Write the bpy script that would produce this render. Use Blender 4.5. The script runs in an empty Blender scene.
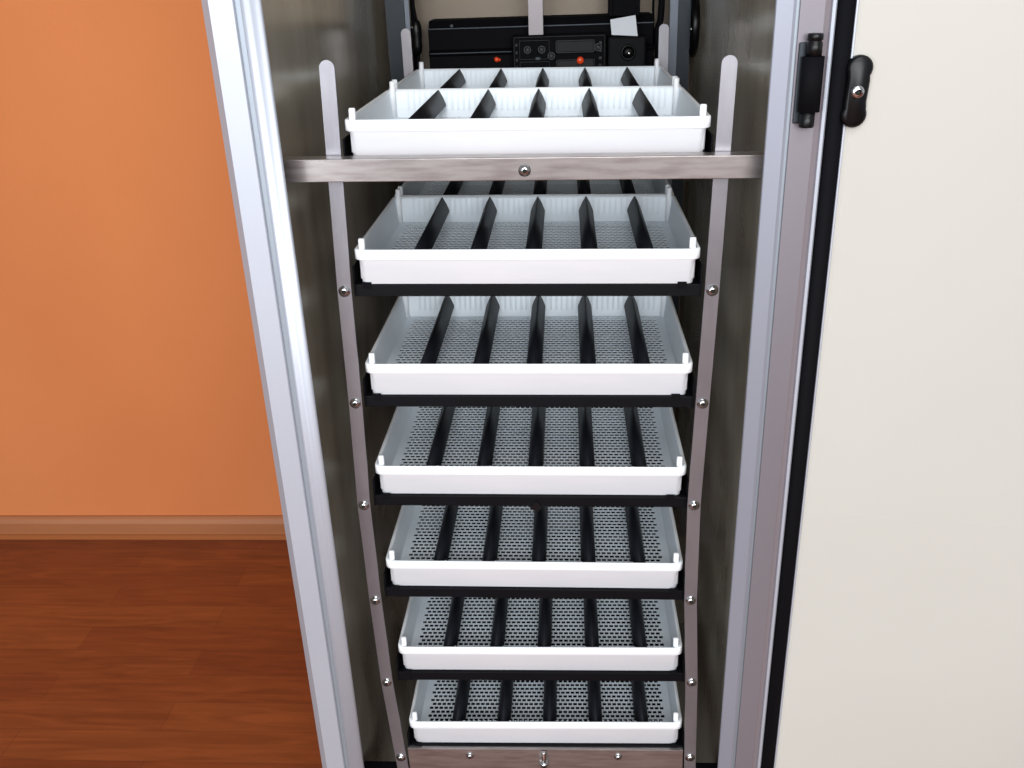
import bpy, bmesh, math, random
from mathutils import Vector, Matrix
R = math.radians
random.seed(4)
sc = bpy.context.scene
COL = sc.collection
sc.view_settings.view_transform = 'Standard'
sc.view_settings.look = 'None'

# ------------------------------------------------------------------ materials
def lin(c):
    return tuple(((v/255)/12.92 if v/255 <= .04045 else ((v/255+.055)/1.055)**2.4) for v in c) + (1,)

def mat(name, rgb, rough=.5, metal=0., spec=.5, noise=None, bump=None, coat=0.):
    """noise=(scale vec, rgb2, low, high)  bump=(scale vec, strength)"""
    m = bpy.data.materials.new(name); m.use_nodes = True
    nt = m.node_tree; b = nt.nodes['Principled BSDF']
    b.inputs['Base Color'].default_value = lin(rgb)
    b.inputs['Roughness'].default_value = rough
    b.inputs['Metallic'].default_value = metal
    b.inputs['Specular IOR Level'].default_value = spec
    b.inputs['Coat Weight'].default_value = coat
    tc = nt.nodes.new('ShaderNodeTexCoord')
    def nz(scale, det=4):
        mp = nt.nodes.new('ShaderNodeMapping'); mp.inputs['Scale'].default_value = scale
        n = nt.nodes.new('ShaderNodeTexNoise'); n.inputs['Scale'].default_value = 1; n.inputs['Detail'].default_value = det
        nt.links.new(tc.outputs['Object'], mp.inputs[0]); nt.links.new(mp.outputs[0], n.inputs['Vector'])
        return n
    if noise:
        n = nz(noise[0]); r = nt.nodes.new('ShaderNodeValToRGB')
        r.color_ramp.elements[0].position = noise[2]; r.color_ramp.elements[1].position = noise[3]
        r.color_ramp.elements[0].color = lin(rgb); r.color_ramp.elements[1].color = lin(noise[1])
        nt.links.new(n.outputs['Fac'], r.inputs[0]); nt.links.new(r.outputs[0], b.inputs['Base Color'])
    if bump:
        n = nz(bump[0], 2); bp = nt.nodes.new('ShaderNodeBump'); bp.inputs['Strength'].default_value = bump[1]
        bp.inputs['Distance'].default_value = .01
        nt.links.new(n.outputs['Fac'], bp.inputs['Height']); nt.links.new(bp.outputs[0], b.inputs['Normal'])
    return m

M = {}
M['white'] = mat('white_plastic', (240, 242, 245), .4, noise=((8, 8, 60), (234, 237, 241), .4, .7))
M['inner'] = mat('tray_inner_shaded', (222, 230, 236), .4)  # same white plastic, with the shade inside the tray tinted in
M['floorgrid'] = mat('tray_floor_plastic', (232, 240, 247), .25)
M['black'] = mat('black_plastic', (16, 17, 23), .5, spec=.22, noise=((60, 60, 60), (12, 12, 16), .4, .7))
M['carrier'] = mat('black_carrier', (10, 10, 15), .55, spec=.12, noise=((30, 80, 80), (7, 7, 10), .35, .7))
M['strip'] = mat('steel_strip', (146, 144, 149), .38, .8, noise=((40, 40, 18), (134, 132, 137), .35, .75), bump=((300, 300, 30), .03))
M['bar'] = mat('scuffed_steel', (176, 170, 168), .3, .9, noise=((30, 220, 220), (154, 146, 144), .4, .66), bump=((700, 700, 700), .012))
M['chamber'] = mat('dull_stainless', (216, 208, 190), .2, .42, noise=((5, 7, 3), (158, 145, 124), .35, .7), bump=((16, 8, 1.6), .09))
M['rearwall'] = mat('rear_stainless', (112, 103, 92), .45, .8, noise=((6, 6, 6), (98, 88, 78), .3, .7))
M['channel'] = mat('dark_channel', (48, 53, 58), .4, .7)
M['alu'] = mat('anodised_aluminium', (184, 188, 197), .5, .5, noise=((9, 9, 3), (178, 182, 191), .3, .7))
M['alu_inner_shaded'] = mat('aluminium_inner_shaded', (146, 149, 160), .5, .5, noise=((9, 9, 3), (140, 143, 154), .3, .7))  # darker copy of the frame aluminium, weaker light at right painted in
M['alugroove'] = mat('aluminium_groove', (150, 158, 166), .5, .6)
M['alu_outer_shaded'] = mat('aluminium_outer_shaded', (130, 125, 131), .5, .5, noise=((9, 9, 3), (124, 119, 125), .3, .7))  # same aluminium, right-side shade and pinkish floor reflection put into the colour
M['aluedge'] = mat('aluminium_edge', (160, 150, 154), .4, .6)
M['door'] = mat('cream_panel', (186, 183, 175), .5, spec=.3, noise=((3, 3, 3), (182, 179, 171), .35, .7))
M['midgrey'] = mat('grey_channel_face', (104, 110, 120), .4, .6)
M['plate'] = mat('shade_plate_dark', (14, 14, 16), .8, spec=.1)  # dark tone stands in for the shade beneath the trays
M['shell'] = mat('cabinet_shell', (215, 212, 205), .5)
M['gasket'] = mat('black_rubber', (8, 8, 12), .75, spec=.1)
M['chrome'] = mat('chrome', (205, 205, 205), .14, 1.)
M['hole'] = mat('socket_dark', (14, 14, 14), .7)
M['paper'] = mat('paper_tag', (222, 226, 232), .8)
M['orange_lamp'] = mat('orange_plastic', (225, 70, 25), .35)
M['gloss'] = mat('glossy_black', (7, 7, 9), .36, spec=.3)

# orange wall
m = mat('orange_paint', (200, 123, 74), .85, spec=.15, noise=((1.5, 1.5, 1.2), (190, 112, 66), .3, .7), bump=((120, 120, 120), .04)); M['wall'] = m
M['seam'] = mat('panel_seam', (186, 184, 176), .6)
M['strut'] = mat('strut_steel', (128, 122, 124), .4, .6)
M['plain'] = mat('grey_paint', (120, 108, 100), .9, spec=.1)
M['skirt'] = mat('skirting_wood', (158, 100, 60), .6, noise=((2, 30, 40), (146, 88, 50), .3, .7))
M['skirt_low'] = mat('skirting_foot', (150, 86, 42), .5)

def floor_mat():
    m = bpy.data.materials.new('laminate_planks'); m.use_nodes = True
    nt = m.node_tree; N = nt.nodes; L = nt.links; b = N['Principled BSDF']
    tc = N.new('ShaderNodeTexCoord')
    br = N.new('ShaderNodeTexBrick'); br.offset = .37; br.inputs['Scale'].default_value = 1
    br.inputs['Brick Width'].default_value = .62; br.inputs['Row Height'].default_value = .064
    br.inputs['Mortar Size'].default_value = .0006; br.inputs['Mortar Smooth'].default_value = .5; br.inputs['Bias'].default_value = 0
    br.inputs['Color1'].default_value = lin((118, 58, 30)); br.inputs['Color2'].default_value = lin((134, 72, 36))
    br.inputs['Mortar'].default_value = lin((100, 50, 30))
    L.new(tc.outputs['Object'], br.inputs['Vector'])
    mp = N.new('ShaderNodeMapping'); mp.inputs['Scale'].default_value = (3.5, 34, 1)
    L.new(tc.outputs['Object'], mp.inputs[0])
    n = N.new('ShaderNodeTexNoise'); n.inputs['Scale'].default_value = 1.6; n.inputs['Detail'].default_value = 7; n.inputs['Distortion'].default_value = 1.4
    L.new(mp.outputs[0], n.inputs['Vector'])
    r = N.new('ShaderNodeValToRGB'); r.color_ramp.elements[0].position = .3; r.color_ramp.elements[1].position = .72
    r.color_ramp.elements[0].color = (.62, .56, .52, 1); r.color_ramp.elements[1].color = (1.1, 1.06, 1.0, 1)
    L.new(n.outputs['Fac'], r.inputs[0])
    mx = N.new('ShaderNodeMix'); mx.data_type = 'RGBA'; mx.blend_type = 'MULTIPLY'; mx.inputs[0].default_value = .8
    L.new(br.outputs['Color'], mx.inputs[6]); L.new(r.outputs[0], mx.inputs[7])
    L.new(mx.outputs[2], b.inputs['Base Color'])
    b.inputs['Roughness'].default_value = .42; b.inputs['Specular IOR Level'].default_value = .35
    return m
M['floor'] = floor_mat()

# ------------------------------------------------------------------ helpers
def link(name, bm, m, parent=None, smooth=False, bevel=0, loc=None, rot=None):
    bmesh.ops.recalc_face_normals(bm, faces=bm.faces)
    me = bpy.data.meshes.new(name); bm.to_mesh(me); bm.free()
    for mm in (m if isinstance(m, (list, tuple)) else [m]): me.materials.append(mm)
    if smooth:
        me.shade_auto_smooth(angle=R(38)) if hasattr(me, 'shade_auto_smooth') else me.shade_smooth()
    o = bpy.data.objects.new(name, me); COL.objects.link(o)
    if parent: o.parent = parent
    if loc: o.location = loc
    if rot: o.rotation_euler = rot
    if bevel:
        b = o.modifiers.new('bevel', 'BEVEL'); b.width = bevel; b.segments = 2; b.limit_method = 'ANGLE'
    return o

def tag(o, label=None, cat=None, group=None, kind=None):
    if label: o['label'] = label
    if cat: o['category'] = cat
    if group: o['group'] = group
    if kind: o['kind'] = kind
    return o

def empty(name, loc=(0, 0, 0), rot=(0, 0, 0)):
    o = bpy.data.objects.new(name, None); COL.objects.link(o); o.location = loc; o.rotation_euler = rot
    o.empty_display_size = .02
    return o

def box(bm, x0, x1, y0, y1, z0, z1, mi=0):
    v = [bm.verts.new((x, y, z)) for z in (z0, z1) for y in (y0, y1) for x in (x0, x1)]
    for f in ((0, 1, 3, 2), (4, 6, 7, 5), (0, 4, 5, 1), (2, 3, 7, 6), (0, 2, 6, 4), (1, 5, 7, 3)):
        bm.faces.new([v[i] for i in f]).material_index = mi

def boxes(*bs):
    bm = bmesh.new()
    for b in bs: box(bm, *b)
    return bm

def loft(bm, loops, close_first=False, close_last=False, mi=0):
    rings = [[bm.verts.new(p) for p in l] for l in loops]
    n = len(rings[0])
    for a, b in zip(rings, rings[1:]):
        for i in range(n):
            j = (i+1) % n
            bm.faces.new((a[i], a[j], b[j], b[i])).material_index = mi
    if close_first: bm.faces.new(rings[0]).material_index = mi
    if close_last: bm.faces.new(list(reversed(rings[-1]))).material_index = mi
    return rings

def rrect(hw, hd, r, z, seg=5):
    out = []
    for cx, cy, a0 in ((hw-r, hd-r, 0), (-hw+r, hd-r, 90), (-hw+r, -hd+r, 180), (hw-r, -hd+r, 270)):
        for i in range(seg+1):
            a = R(a0+90*i/seg); out.append((cx+r*math.cos(a), cy+r*math.sin(a), z))
    return out

def revolve(bm, prof, seg=20, axis='z', c=(0, 0, 0), mi=0, caps=(True, True)):
    loops = []
    for r, h in prof:
        l = []
        for i in range(seg):
            a = 2*math.pi*i/seg; u, v = r*math.cos(a), r*math.sin(a)
            p = {'z': (u, v, h), 'y': (u, h, v), 'x': (h, u, v)}[axis]
            l.append((p[0]+c[0], p[1]+c[1], p[2]+c[2]))
        loops.append(l)
    loft(bm, loops, caps[0], caps[1], mi)

def extrude_z(bm, poly, z0, z1, mi=0):
    loft(bm, [[(x, y, z0) for x, y in poly], [(x, y, z1) for x, y in poly]], True, True, mi)

def tube(bm, pts, r, seg=8, mi=0):
    pts = [Vector(p) for p in pts]; loops = []
    for i, p in enumerate(pts):
        t = (pts[min(i+1, len(pts)-1)]-pts[max(i-1, 0)]).normalized()
        a = t.cross(Vector((0, 1, 0)) if abs(t.y) < .9 else Vector((1, 0, 0))).normalized(); b = t.cross(a)
        loops.append([p+r*(a*math.cos(2*math.pi*k/seg)+b*math.sin(2*math.pi*k/seg)) for k in range(seg)])
    loft(bm, loops, True, True, mi)

def bolt_bm(c, r=.0041):
    """button head with hex socket, facing -y"""
    bm = bmesh.new()
    revolve(bm, [(r*1.28, 0), (r*1.28, -.0007), (r, -.0008), (r*.97, -.0015), (r*.78, -.0026), (r*.5, -.0031), (r*.46, -.0031)], 20, 'y', c, 0, (True, False))
    revolve(bm, [(r*.46, -.0031), (r*.42, -.0014)], 6, 'y', c, 1, (False, True))
    return bm
BOLT = [M['chrome'], M['hole']]

# ------------------------------------------------------------------ room
bm = boxes((-3.5, 3.5, -3.4, .885, -.95, -.889))
tag(link('floor', bm, M['floor']), kind='structure')
bm = boxes((-3.5, 3.5, .885, .96, -.95, 1.9))
tag(link('wall_back', bm, M['wall']), kind='structure')
bm = boxes((-3.5, 3.5, -3.4, -3.3, -.889, 1.9))
tag(link('reflection_wall', bm, M['plain']), kind='structure')  # unseen wall added behind the camera for the metal to reflect
e = empty('baseboard_back'); tag(e, kind='structure')
bm = bmesh.new()
loft(bm, [[(x, y, z) for y, z in ((.885, -.878), (.871, -.878), (.871, -.852), (.875, -.843), (.880, -.839), (.885, -.839))] for x in (-3.5, 3.5)], True, True)
link('skirting_board', bm, M['skirt'], e)
link('skirting_foot', boxes((-3.5, 3.5, .867, .885, -.889, -.878)), M['skirt_low'], e)

# ------------------------------------------------------------------ cabinet
cab = empty('incubator_cabinet', (0, 0, -.889))
tag(cab, 'tall incubator cabinet with aluminium frame and dull steel interior, cream door open at its right', 'cabinet')
CW = .205; YR = .56; YF = -.0565; ZF = -.60; ZT = .42
inv = (0, 0, .889)
def cpart(name, bm, m, **k): return link(name, bm, m, k.pop('parent', cab), loc=k.pop('loc', inv), **k)
cpart('side_wall', boxes((-CW-.004, -CW, YF, YR, -.860, ZT)), M['chamber'])
cpart('side_wall', boxes((CW, CW+.004, YF, YR, -.860, ZT)), M['chamber'])
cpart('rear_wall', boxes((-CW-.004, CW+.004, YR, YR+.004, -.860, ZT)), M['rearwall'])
cpart('chamber_ceiling', boxes((-CW-.004, CW+.004, YF, YR+.004, ZT, ZT+.004)), M['chamber'])
cpart('chamber_floor', boxes((-CW-.004, CW+.004, YF, YR+.004, -.864, -.860)), M['channel'])
for nm, b in (('side_panel', (-.2300, -.2095, -.034, .60, -.879, .46)), ('side_panel', (.2095, .226, -.034, .60, -.879, .46)), ('rear_panel', (-.2095, .2095, .5645, .60, -.879, .46)),
              ('top_panel', (-.2095, .2095, -.034, .5645, .4245, .46)), ('bottom_panel', (-.2095, .2095, -.034, .5645, -.879, -.8645))):
    cpart(nm, boxes(b), M['shell'])
cpart('plinth', boxes((-.21, .21, -.02, .58, -.889, -.879)), M['gasket'])
cpart('floor_lip', boxes((-.2048, -.163, -.008, .004, -.66, -.6195)), M['gasket'], bevel=.001)
cpart('floor_lip', boxes((.174, .2048, -.008, .004, -.66, -.6145)), M['gasket'], bevel=.001)

# left jamb (aluminium extrusion): outer return, wide face, groove, rounded inner face
zb, zt = -.879, .46
bm = bmesh.new()
extrude_z(bm, [(-.2350, -.050), (-.2262, -.061), (-.2080, -.061), (-.2072, -.0600), (-.2072, -.057), (-.2095, -.057), (-.2095, -.036), (-.2350, -.036)], zb, zt)
bmi = bmesh.new()
extrude_z(bmi, [(-.2032, -.0585), (-.2022, -.0605), (-.1990, -.0612), (-.1966, -.0598), (-.1945, -.0600), (-.1920, -.0606), (-.1880, -.0600), (-.1868, -.0585), (-.1872, -.0572), (-.2032, -.0572)], zb, zt)
lj = cpart('frame_post', bm, M['alu'], rot=(0, -.0046, 0))
link('inner_rail', bmi, M['alu'], lj, smooth=True)
link('groove', boxes((-.2072, -.2032, -.0585, -.0572, zb, zt)), M['alugroove'], lj)
# right jamb
bm = bmesh.new()
extrude_z(bm, [(.1868, -.0574), (.1863, -.0590), (.1870, -.0600), (.1990, -.0605), (.2012, -.0600), (.2014, -.0574)], zb, zt)
rj = cpart('frame_post', bm, M['alu_inner_shaded'])
link('groove', boxes((.2014, .2040, -.0575, -.0570, zb, zt)), M['alugroove'], rj)
bm = bmesh.new(); extrude_z(bm, [(.2040, -.057), (.2040, -.0600), (.2216, -.0600), (.2216, -.036), (.2095, -.036), (.2095, -.057)], zb, zt)
link('outer_rail', bm, M['alu_outer_shaded'], rj)
bm = bmesh.new(); extrude_z(bm, [(.2216, -.036), (.2216, -.0590), (.2268, -.0570), (.2268, -.036)], zb, zt)
link('door_stop', bm, M['aluedge'], rj)
bm = bmesh.new(); extrude_z(bm, [(.2268, -.036), (.2268, -.0605), (.2288, -.0615), (.2300, -.0600), (.2300, -.036)], zb, zt)
link('edge_lip', bm, M['alu'], rj)
# cross bar (angle) with its bolt
cb = cpart('crossbar', boxes((-.2045, .2045, -.033, -.031, -.0092, .0092), (-.2045, .2045, -.031, -.0165, .0074, .0092)), M['bar'], loc=(0.001, 0, .889+.0575), rot=(0, R(.72), 0), bevel=.0006)
link('bolt', bolt_bm((.0008, -.033, -.001), .0040), BOLT, cb, smooth=True)
# corner channels inside the chamber
for s, x0, x1 in ((-1, -.196, -.172), (1, .1745, .196)):
    bm = bmesh.new()
    extrude_z(bm, [(x0, .5), (x1, .5), (x1, .545), (x1-.0015*s if s < 0 else x1-.0015, .545), (x1-.0015, .5015), (x0+.0015, .5015), (x0+.0015, .545), (x0, .545)], -.64, ZT)
    cpart('corner_channel', bm, M['channel'])
cpart('cable_duct', boxes((-.1715, -.1655, .502, .51, -.3, ZT)), M['midgrey'])
cpart('cable_duct', boxes((.1690, .1790, .494, .4995, -.3, ZT)), M['midgrey'])
# round vent on the right wall
bm = bmesh.new()
revolve(bm, [(.037, 0), (.037, -.008), (.034, -.010), (.030, -.008), (.030, -.003)], 36, 'x', (CW, .513, .131))
v = cpart('round_vent', bm, M['gloss'], smooth=True)
link('screw', (lambda b: (revolve(b, [(.003, -.004), (.0025, -.006), (.001, -.0068)], 12, 'x', (CW-.004, .490, .128)), b)[1])(bmesh.new()), M['chrome'], v, smooth=True)

# spring hinge on right jamb
hg = empty('hinge'); hg.parent = cab; hg.location = inv
bm = boxes((.2052, .2110, -.0625, -.0600, .0925, .1500)); link('hinge_plate', bm, M['channel'], hg, bevel=.001)
bm = bmesh.new(); extrude_z(bm, [(.2150+.0080*math.cos(R(a)), -.0668+.0060*math.sin(R(a))) for a in range(0, 360, 24)], .1015, .1405)
link('hinge_barrel', bm, M['gasket'], hg, smooth=True)
link('hinge_tab', boxes((.2185, .2238, -.0640, -.0600, .1015, .1395)), M['gasket'], hg, bevel=.0006)
bm = bmesh.new(); revolve(bm, [(.0052, .0905), (.0056, .0915), (.0056, .1020)], 20, 'z', (.2142, -.0668, 0))
link('hinge_pin', bm, M['gloss'], hg, smooth=True)
bm = bmesh.new(); revolve(bm, [(.0056, .1400), (.0056, .1500), (.0048, .1506), (.0048, .1514), (.0056, .1520), (.0056, .1555), (.0050, .1563)], 20, 'z', (.2150, -.0668, 0))
link('hinge_pin', bm, M['gloss'], hg, smooth=True)

# door
door = empty('door'); door.parent = cab; door.location = inv
door['label'] = 'wide cream door panel opened flat to the right'
bm = boxes((.2442, .80, -.0600, -.010, -.86, .44)); link('door_panel', bm, M['door'], door, bevel=.004)
bm = bmesh.new(); extrude_z(bm, [(.2306, -.036), (.2304, -.058), (.2325, -.0615), (.2365, -.0625), (.2410, -.0615), (.2432, -.0590), (.2438, -.036)], -.86, .44)
link('gasket', bm, M['gasket'], door, smooth=True)
bm = boxes((.2434, .2447, -.0606, -.055, -.86, .44)); link('door_trim', bm, M['alu'], door)
bm = bmesh.new()
loft(bm, [[(.2466, -.0601, -.2480), (.2466, -.0601, -.2484), (.7900, -.0601, -.2960), (.7900, -.0601, -.2956)], [(.2466, -.0590, -.2480), (.2466, -.0590, -.2484), (.7900, -.0590, -.2960), (.7900, -.0590, -.2956)]], True, True)
link('seam', bm, M['seam'], door)
# dog-bone hinge cover on the door
bm = bmesh.new()
def dog(grow=0):
    pts = []
    cx, z1, z2, r, w = .2492, .1312, .0982, .0092+grow, .0080+grow
    cxa, cxb = cx+.0006, cx-.0004
    for a in range(-35, 216, 14): pts.append((cxa+r*math.cos(R(a)), z1+r*math.sin(R(a))))
    pts.append((cxa-w, z1-.0085)); pts.append((cxb-w, z2+.0095))
    for a in range(145, 396, 14): pts.append((cxb+r*math.cos(R(a)), z2+r*math.sin(R(a))))
    pts.append((cxb+w, z2+.0095)); pts.append((cxa+w, z1-.0085))
    return pts
pg = dog(); pi = dog(-.0016)
loft(bm, [[(x, -.0600, z) for x, z in pg], [(x, -.0650, z) for x, z in pg], [(x, -.0668, z) for x, z in pi]], True, True)
link('hinge_cover', bm, M['gloss'], door, smooth=True)
bm = bmesh.new()
revolve(bm, [(.0050, -.0667), (.0050, -.0676), (.0040, -.0688), (.0022, -.0694), (.0020, -.0694)], 20, 'y', (.2490, 0, .1150), 0, (True, False))
revolve(bm, [(.0020, -.0694), (.0018, -.0682)], 6, 'y', (.2490, 0, .1150), 1, (False, True))
link('screw', bm, BOLT, door, smooth=True)

# ------------------------------------------------------------------ tray poses (x, y, z of the rim, tilt in degrees)
POSE = [(.0023, .0940, -.84), (-.0008, -.0163, -.81), (-.0021, -.1246, -.62), (-.0030, -.2318, -.52), (-.0019, -.3412, -.50), (.0023, -.4486, .30), (.0064, -.5510, .70)]
TH = .0305; DW = .0512; DX = -.0970; YO = [-.004, -.003, -.001, 0, 0, 0, 0]; YC = .1005; PITCH = .2134

# ------------------------------------------------------------------ rack
rack = empty('tray_rack', (0, 0, -.61))
tag(rack, 'tray carrying rack of upright steel strips and black shelf frames inside the cabinet', 'rack')
iz = .61
LST = [(-.1555, .1437), (-.1609, -.0497), (-.1621, -.1588), (-.1648, -.2689), (-.1638, -.3820), (-.1612, -.4891), (-.1546, -.5958)]
RST = [(.1638, .1385), (.1602, -.0537), (.1574, -.1615), (.1547, -.2693), (.1564, -.3801), (.1621, -.4850), (.1652, -.5896)]
def strip(path, y, hw, parent, bolts=True):
    bm = bmesh.new(); th = .0022
    x0, z0 = path[0]; outline_l, outline_r = [], []
    top = [(x0+hw*math.cos(R(a)), z0-hw+hw*math.sin(R(a))) for a in range(0, 181, 18)]
    zz = [p for p in path[1:]] + [(path[-1][0]+(path[-1][0]-path[-2][0])*.2, path[-1][1]-.022)]
    ring = top + [(x-hw, z) for x, z in zz] + [(x+hw, z) for x, z in reversed(zz)]
    a = [bm.verts.new((x, y, z)) for x, z in ring]; b = [bm.verts.new((x, y+th, z)) for x, z in ring]
    n = len(ring)
    for i in range(n): bm.faces.new((a[i], a[(i+1) % n], b[(i+1) % n], b[i]))
    nt = len(top); m_ = len(zz)
    for q, rev in ((a, 0), (b, 1)):
        quads = [q[:nt]]
        quads.append([q[0], q[nt-1], q[nt], q[n-1]])
        for i in range(m_-1): quads.append([q[nt+i], q[nt+i+1], q[n-2-i], q[n-1-i]])
        for f in quads:
            bm.faces.new(f if not rev else list(reversed(f)))
    o = link('upright_strip', bm, M['strip'], parent, loc=(0, 0, iz))
    if bolts:
        for i, (x, z) in enumerate(path[1:]):
            b = link('bolt', bolt_bm((0, 0, 0)), BOLT, o, smooth=True, loc=(x, y, z), rot=(0, R(random.uniform(0, 60)), 0))
    return o
strip(LST, -.0135, .0062, rack); strip(RST, -.0135, .0062, rack)
strip([(-.1610, .1425)]+[(x, z) for x, z in LST[1:]], .4330, .0060, rack, False)
strip([(.1560, .1385)]+[(x-.003, z) for x, z in RST[1:]], .4330, .0060, rack, False)
# shelf frames
for i, (x, z, t) in enumerate(POSE):
    bm = bmesh.new()
    h = .0112 if i < 6 else .0100
    box(bm, -.1530, .1530, -.1062, -.0960, -h, -.0002)        # front bar
    box(bm, -.1500, .1500, -.0960, -.0915, -h, -h+.002)
    for s in (-1, 1):                                          # side angles
        a, b_ = sorted((s*.1515, s*.1530)); box(bm, a, b_, -.1075, .322, -h, .0165)
        a, b_ = sorted((s*.1370, s*.1530)); box(bm, a, b_, -.1000, .322, -h, -.0002)
    box(bm, -.1530, .1530, .100, .113, -h, -.0002)             # middle bar
    box(bm, -.1530, .1530, .3160, .3300, -h, -.0002)           # rear bar
    sf = link('shelf_frame', bm, M['carrier'], rack, loc=(x, YC, z-TH-.0015+iz), rot=(0, R(-t), 0), bevel=.0005)
    # small black clips on the front bar that hold the tray
    for cx in ((-.141, .136) if i < 4 else (-.142, .142)):
        link('clip', boxes((cx-.004, cx+.004, -.1068, -.1050, -.004, .0022)), M['gasket'], sf)
    link('slot_shade_plate', boxes((-.1370, .1370, -.0915, .100, -h, -h+.001)), M['plate'], sf)  # added dark sheet that makes the floor slots read as black
    if i == 3:                                                 # small arrow-shaped marker under the front bar
        bm = bmesh.new()
        loft(bm, [[(.0065+px, y, pz) for px, pz in ((-.006, -.012), (0, -.004), (.006, -.012), (0, -.017))] for y in (-.1078, -.1060)], True, True)
        link('marker', bm, M['gloss'], sf)
# bottom bar of the rack
bb = link('bottom_bar', boxes((-.1470, .1580, -.0060, -.0040, -.0400, .0040), (-.1470, .1580, -.0040, .010, .0020, .0040)), M['bar'], rack, loc=(0, -.004, -.5888+iz), rot=(0, R(-.6), 0), bevel=.0005)
for x in (-.0775, .0870):
    link('bolt', bolt_bm((x, -.0060, -.0055), .0034), BOLT, bb, smooth=True)
bm = bmesh.new()
revolve(bm, [(.0026, -.030), (.0026, .0035), (.0020, .0045)], 14, 'z', (.0050, -.0100, 0))
revolve(bm, [(.0055, -.012), (.0055, -.0095)], 14, 'z', (.0050, -.0100, 0))
link('pin', bm, M['chrome'], bb, smooth=True)

# ------------------------------------------------------------------ egg tray
def build_tray():
    root = empty('egg_tray')
    # basin
    bm = bmesh.new()
    loops = [rrect(.1450, .1015, .005, -.0015), rrect(.1458, .1030, .0055, -.0009), rrect(.1472, .1038, .006, .0202), rrect(.1490, .1048, .007, .0208),
             rrect(.1506, .1056, .0075, .0216), rrect(.1506, .1056, .0075, .0295), rrect(.1501, .1051, .007, .0303), rrect(.1484, .1040, .0065, .0305),
             rrect(.1474, .1030, .006, .0300), rrect(.1466, .1022, .006, .0275), rrect(.1440, .1002, .0055, .0040), rrect(.1425, .0990, .005, .0028), rrect(.1415, .0985, .005, -.0015)]
    loft(bm, loops[:9]); loft(bm, loops[8:], mi=1)
    bmesh.ops.remove_doubles(bm, verts=bm.verts, dist=1e-6)
    r = link('basin', bm, [M['white'], M['inner']], root, smooth=True)
    # vertical ribs on the inner faces of front and rear wall, one set per compartment
    bm = bmesh.new()
    W = .0490
    for s in (-1, 1):
        for k in range(6):
            cx = DX+(k-.5)*DW
            rng = range(-3, 4) if 0 < k < 5 else (range(-1, 4) if k == 0 else range(-3, 1))
            for j in rng:
                x = cx+j*.0058
                a, b_ = sorted((s*.1003, s*.1030)); a2, b2 = sorted((s*.1000, s*.1024))
                w = .0010
                vs = [bm.verts.new(p) for p in ((x-w, s*.0993, .0105), (x+w, s*.0993, .0105), (x+w, s*.1008, .0292), (x-w, s*.1008, .0292),
                                                (x-w, s*.1020, .0105), (x+w, s*.1020, .0105), (x+w, s*.1036, .0292), (x-w, s*.1036, .0292))]
                for f in ((0, 1, 2, 3), (4, 7, 6, 5), (0, 4, 5, 1), (3, 2, 6, 7), (0, 3, 7, 4), (1, 5, 6, 2)):
                    bm.faces.new([vs[i] for i in f])
    link('wall_rib', bm, M['inner'], root)['kind'] = 'stuff'
    # floor with rows of slots
    bm = bmesh.new(); zt, zb = .0034, .0029
    NX, NY = 48, 30; px = .272/NX; py = .190/NY; y0 = -.095; x0 = -.136
    hw, hh = px*.37, py*.34
    def q(pts, mi=0): bm.faces.new([bm.verts.new(p) for p in pts])
    for j in range(NY):
        ya, yb = y0+j*py, y0+(j+1)*py; ym = (ya+yb)/2
        off = px/2 if j % 2 else 0
        n = NX-1 if j % 2 else NX
        if off:
            q([(x0, ya, zt), (x0+off, ya, zt), (x0+off, yb, zt), (x0, yb, zt)])
            q([(-x0-off, ya, zt), (-x0, ya, zt), (-x0, yb, zt), (-x0-off, yb, zt)])
        for i in range(n):
            xa = x0+off+i*px; xb = xa+px; xm = (xa+xb)/2
            zc = zt+.00015
            o_ = [(xa, ya, zt), (xb, ya, zt), (xb, yb, zt), (xa, yb, zt)]
            h_ = [(xm-hw, ym-hh, zc), (xm+hw, ym-hh, zc), (xm+hw, ym+hh, zc), (xm-hw, ym+hh, zc)]
            O = [bm.verts.new(p) for p in o_]; H = [bm.verts.new(p) for p in h_]; D = [bm.verts.new((a, b, zb)) for a, b, c in h_]
            for k in range(4):
                l = (k+1) % 4
                bm.faces.new((O[k], O[l], H[l], H[k])); bm.faces.new((H[k], H[l], D[l], D[k]))
    # plain margins
    for a, b, c, d in ((-.1440, x0, -.1005, .1005), (-x0, .1440, -.1005, .1005), (x0, -x0, -.1005, y0), (x0, -x0, -y0, .1005)):
        q([(a, c, zt), (b, c, zt), (b, d, zt), (a, d, zt)])
    bmesh.ops.remove_doubles(bm, verts=bm.verts, dist=1e-6)
    link('perforated_floor', bm, M['floorgrid'], root)
    # dividers: narrow tent-shaped strips
    for k in range(1, 6):
        x = DX+(k-1)*DW
        bm = bmesh.new()
        hwid, th = .0076, .0011
        prof = [(-.0004, .0300), (.0004, .0300), (hwid*.55, .0235), (hwid, .0150), (hwid-.0006, .0146), (hwid-.0016, .0150), (0, .0262),
                (-hwid+.0016, .0150), (-hwid+.0006, .0146), (-hwid, .0150), (-hwid*.55, .0235)]
        loft(bm, [[(px_, y, pz) for px_, pz in prof] for y in (-.1010, .1010)], True, True)
        link('divider', bm, M['black'], root, loc=(x, 0, 0), smooth=True)
        bm = bmesh.new()
    bm.free()
    # corner posts
    for sx in (-1, 1):
        for sy in (-1, 1):
            bm = bmesh.new()
            revolve(bm, [(.0031, .0034), (.0029, .0380), (.0024, .0392)], 16)
            link('corner_post', bm, M['white'], root, smooth=True, loc=(sx*.1437, sy*.0992, 0))
    return root

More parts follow.
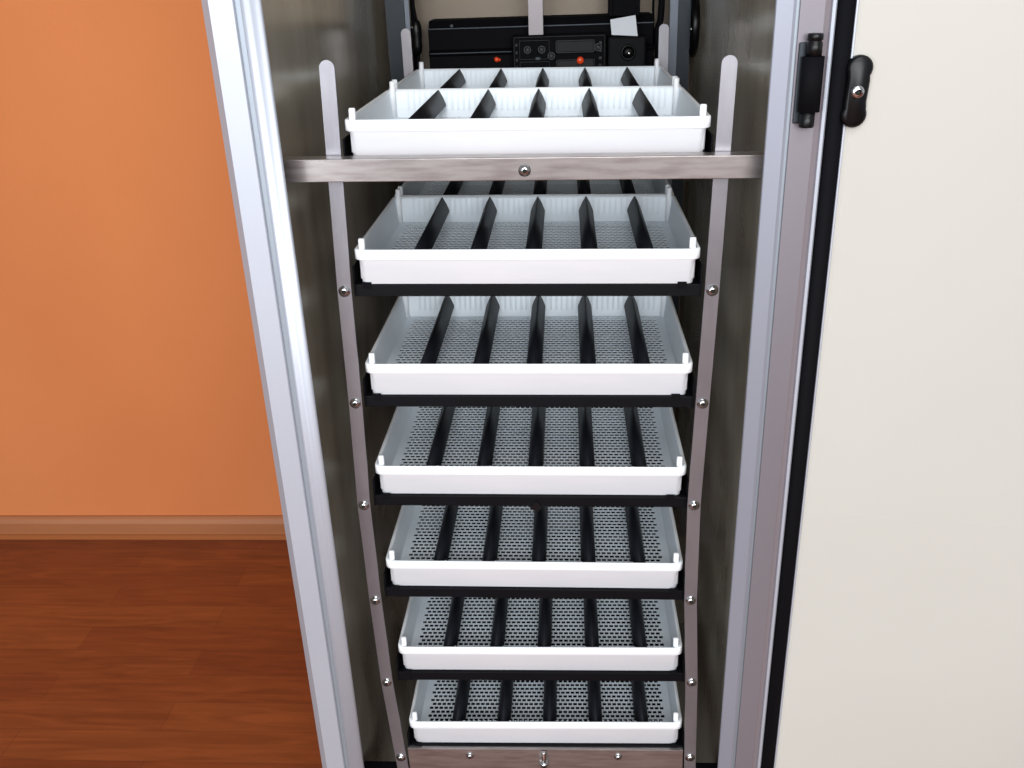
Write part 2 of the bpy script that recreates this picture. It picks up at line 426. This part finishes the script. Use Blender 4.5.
def copy_tree(o, parent=None):
    c = o.copy(); COL.objects.link(c)
    if parent: c.parent = parent
    for ch in [k for k in COL.objects if k.parent == o]: copy_tree(ch, c)
    return c

lab = {
 (0, 0): 'white perforated egg tray on the topmost shelf, front one above the steel crossbar',
 (0, 1): 'white perforated egg tray on the topmost shelf, behind the front one',
 (1, 0): 'white perforated egg tray on the second shelf from the top, right below the crossbar',
 (1, 1): 'shadowed white egg tray behind the second one from the top, glimpsed under the crossbar',
 (2, 0): 'white perforated egg tray on the third shelf from the top',
 (3, 0): 'white perforated egg tray on the middle shelf, fourth from the top',
 (4, 0): 'white perforated egg tray on the third shelf from the bottom',
 (5, 0): 'white perforated egg tray on the second shelf from the bottom',
 (6, 0): 'white perforated egg tray on the lowest shelf, above the bolted bottom bar'}
proto = None
for (i, d), l in lab.items():
    if proto is None: proto = build_tray(); o = proto
    else: o = copy_tree(proto)
    x, z, t = POSE[i]
    o.location = (x, YC+d*PITCH+YO[i], z-TH); o.rotation_euler = (0, R(-t), 0)
    tag(o, l, 'tray', 'white egg trays in the rack')

# ------------------------------------------------------------------ equipment behind the top trays
hd = empty('heater_housing', (0, .50, .03))
tag(hd, 'long black metal housing across the rear of the cabinet, behind the control module', 'housing')
def hp(name, bm, m, parent=None, **k): return link(name, bm, m, parent or hd, loc=(0, -.50, -.03) if not parent else None, **k)
bm = bmesh.new()
loft(bm, [[(x, y, z) for y, z in ((.5595, .03), (.484, .03), (.484, .104), (.480, .108), (.480, .1095), (.487, .1125), (.487, .137), (.493, .1385), (.500, .147), (.5595, .147))] for x in (-.1405, .1475)], True, True)
hp('housing_body', bm, M['gasket'])
hp('cover_strip', boxes((-.1405, .1475, .4835, .4865, .1372, .1385)), M['channel'])
hp('ledge', boxes((-.1385, -.0330, .4792, .4802, .1078, .1088)), M['channel'])
bm = bmesh.new(); revolve(bm, [(.003, 0), (.0026, -.0015), (.001, -.002)], 10, 'y', (-.110, .4865, .1405)); hp('screw', bm, M['channel'])
bm = bmesh.new(); revolve(bm, [(.0034, 0), (.0032, -.003), (.0015, -.0042)], 14, 'y', (-.0530, .4838, .0990)); revolve(bm, [(.0022, 0), (.002, -.003), (.001, -.0042)], 10, 'y', (-.0495, .4838, .0985)); hp('indicator_lamp', bm, M['orange_lamp'], smooth=True)

cm = empty('control_module', (0, .45, .04))
tag(cm, 'embossed black plastic control module with an orange lamp and round knob block', 'control box')
def cp(name, bm, m, **k): return link(name, bm, m, cm, loc=(0, -.45, -.04), **k)
bm = boxes((-.0315, .0880, .463, .484, .045, .1285))
cp('module_body', bm, M['gasket'], bevel=.003)
# embossed relief on the front plate
bm = bmesh.new()
def rim(bm, x0, x1, z0, z1, w, y0, y1):
    box(bm, x0, x1, y0, y1, z1-w, z1); box(bm, x0, x1, y0, y1, z0, z0+w); box(bm, x0, x0+w, y0, y1, z0, z1); box(bm, x1-w, x1, y0, y1, z0, z1)
rim(bm, -.0295, .0860, .047, .1265, .0012, .4610, .4635)
rim(bm, -.0225, .0160, .0990, .1225, .0012, .4600, .4635)
rim(bm, -.0225, .0160, .0700, .0970, .0012, .4600, .4635)
rim(bm, .0235, .0730, .1060, .1215, .0016, .4590, .4635)
rim(bm, .0235, .0730, .0820, .0985, .0014, .4590, .4635)
for k in range(4):
    box(bm, -.0275, -.0245, .461, .4635, .088+k*.009, .092+k*.009)
    box(bm, .0775, .0820, .461, .4635, .088+k*.009, .092+k*.009)
for cx, cz in ((-.0120, .1110), (.0060, .1110), (.0770, .1120), (.0180, .103)):
    revolve(bm, [(.0060, .4635), (.0052, .4600), (.0030, .4600), (.0026, .4620)], 14, 'y', (cx, 0, cz))
cp('relief_plate', bm, M['gloss'], bevel=.0004)
cp('grip_recess', boxes((.0255, .0712, .4622, .4628, .1078, .1198), (.0255, .0712, .4622, .4628, .0836, .0968)), M['hole'])
bm = bmesh.new(); revolve(bm, [(.0046, .4620), (.0046, .4585), (.0034, .4570)], 16, 'y', (.0545, 0, .0968)); cp('indicator_lamp', bm, M['orange_lamp'], smooth=True)
cp('contact', boxes((-.0020, .0040, .4595, .4620, .0990, .1020)), M['channel'])
bm = boxes((.0890, .1375, .458, .484, .045, .1240)); kb = cp('knob_block', bm, M['carrier'], bevel=.003)
bm = bmesh.new(); revolve(bm, [(.0095, .458), (.0095, .4545), (.0085, .4535), (.0075, .4535), (.0068, .4560)], 28, 'y', (.1145, 0, .1050))
revolve(bm, [(.0062, .4570), (.0060, .4500), (.0050, .4485)], 24, 'y', (.1145, 0, .1050)); link('knob', bm, M['gloss'], kb, smooth=True)
bm = bmesh.new(); revolve(bm, [(.0026, .4486), (.0020, .4465), (.0009, .4458)], 14, 'y', (.1150, 0, .1045)); link('knob_screw', bm, M['chrome'], kb, smooth=True)

# hanging steel strut
st = link('steel_strut', boxes((-.0094, .0094, -.003, 0, 0, ZT-.1285), (-.0094, -.0080, 0, .008, .02, ZT-.1285), (.0080, .0094, 0, .008, .02, ZT-.1285)), M['strut'], loc=(-.0008, .462, .1285), bevel=.0005)
tag(st, 'vertical steel strut hanging above the control module at the top centre', 'strut')
# black vertical duct and paper tag
bm = boxes((.0905, .1290, .470, .500, .1472, ZT-.004), (.0905, .0955, .467, .470, .1472, ZT-.004), (.1240, .1290, .467, .470, .1472, ZT-.004))
tag(link('vertical_duct', bm, M['gasket'], bevel=.001), 'black vertical duct rising at the rear behind the white paper tag', 'duct')
bm = bmesh.new()
pts = [(.0935, .1265, .4530), (.1258, .1240, .4545), (.1232, .1480, .4635), (.0920, .1438, .4625)]
a = [bm.verts.new((x, y, z)) for x, z, y in pts]; b = [bm.verts.new((x, y+.0004, z)) for x, z, y in pts]
bm.faces.new(a); bm.faces.new(list(reversed(b)))
for k in range(4): bm.faces.new((a[k], b[k], b[(k+1) % 4], a[(k+1) % 4]))
tag(link('paper_tag', bm, M['paper']), 'small white paper tag stuck above the round knob at the rear', 'paper tag')
# left cable with inline connector
cb_ = empty('sensor_cable', (-.152, .49, .05))
tag(cb_, 'black cable with a bulging connector hanging in the rear left corner', 'cable')
bm = bmesh.new(); tube(bm, [(-.1600, .492, ZT-.006), (-.1590, .492, .25), (-.1585, .492, .165), (-.1560, .490, .150), (-.1560, .490, .105), (-.159, .492, .08), (-.160, .495, .03)], .0024)
tube(bm, [(-.1600, .4965, ZT-.006), (-.1615, .4965, .05)], .0020)
link('cable', bm, M['gasket'], cb_, smooth=True, loc=(.152, -.49, -.05))
bm = bmesh.new(); revolve(bm, [(.002, .106), (.0055, .110), (.0070, .118), (.0062, .124), (.0070, .130), (.0070, .140), (.0058, .147), (.0025, .151)], 18, 'z', (-.1560, .488, 0))
link('connector', bm, M['gloss'], cb_, smooth=True, loc=(.152, -.49, -.05))
bm = bmesh.new()
for cx, cz in ((-.1545, .134), (-.1600, .141)): revolve(bm, [(.0011, .4815), (.0008, .4800)], 8, 'y', (cx, 0, cz))
link('connector_pin', bm, M['chrome'], cb_, loc=(.152, -.49, -.05))
# right hoses
bm = bmesh.new(); tube(bm, [(.1560, .50, ZT), (.1575, .50, .22), (.1590, .50, .165), (.1580, .50, .14), (.1530, .50, .125), (.1560, .50, .10), (.1560, .502, .04)], .0042, 10)
tube(bm, [(.1480, .505, ZT), (.1485, .505, .16), (.1500, .505, .05)], .0016)
tag(link('black_hose', bm, M['gasket'], smooth=True), 'black hose curving down in the rear right corner beside the strip', 'hose')

# ------------------------------------------------------------------ camera (fitted)
f, C, (yaw, pitch, roll) = 937.513, Vector((.03482, -.79399, .20541)), (-.06465, .41658, .03494)
cy, sy, cp_, sp = math.cos(yaw), math.sin(yaw), math.cos(pitch), math.sin(pitch)
fwd = Vector((sy*cp_, cy*cp_, -sp)); r0 = Vector((cy, -sy, 0)); d0 = fwd.cross(r0)
c_, s_ = math.cos(roll), math.sin(roll)
rt = c_*r0+s_*d0; dn = -s_*r0+c_*d0
cam = bpy.data.objects.new('camera', bpy.data.cameras.new('camera')); COL.objects.link(cam)
mw = Matrix.Identity(4)
for i, v_ in enumerate((rt, -dn, -fwd)):
    for k in range(3): mw[k][i] = v_[k]
for k in range(3): mw[k][3] = C[k]
cam.matrix_world = mw
cam.data.sensor_width = 36; cam.data.lens = f/1024*36; cam.data.clip_start = .02
sc.camera = cam

# ------------------------------------------------------------------ light
w = bpy.data.worlds.new('world'); sc.world = w; w.use_nodes = True
bg = w.node_tree.nodes['Background']; bg.inputs[0].default_value = (.80, .84, .92, 1); bg.inputs[1].default_value = .55
def area(name, loc, target, sx, sy_, power, col=(1, 1, 1)):
    l = bpy.data.lights.new(name, 'AREA'); l.shape = 'RECTANGLE'; l.size = sx; l.size_y = sy_; l.energy = power; l.color = col
    o = bpy.data.objects.new(name, l); COL.objects.link(o); o.location = loc
    o.rotation_euler = (Vector(target)-Vector(loc)).to_track_quat('-Z', 'Y').to_euler()
area('window_light', (-1.35, -3.2, .45), (-1.0, 0, .1), 2.0, 2.3, 96, (.88, .94, 1))
area('front_fill', (.45, -3.1, .75), (0, 0, -.2), 2.2, 1.3, 100, (.94, .97, 1))  # added frontal fill that brightens the tray interiors, no known lamp
area('overhead_fill', (.2, -1.8, 1.85), (0, 0, -.3), 1.4, .8, 22, (1, .99, .97))  # soft fill added from above, not an actual fitting
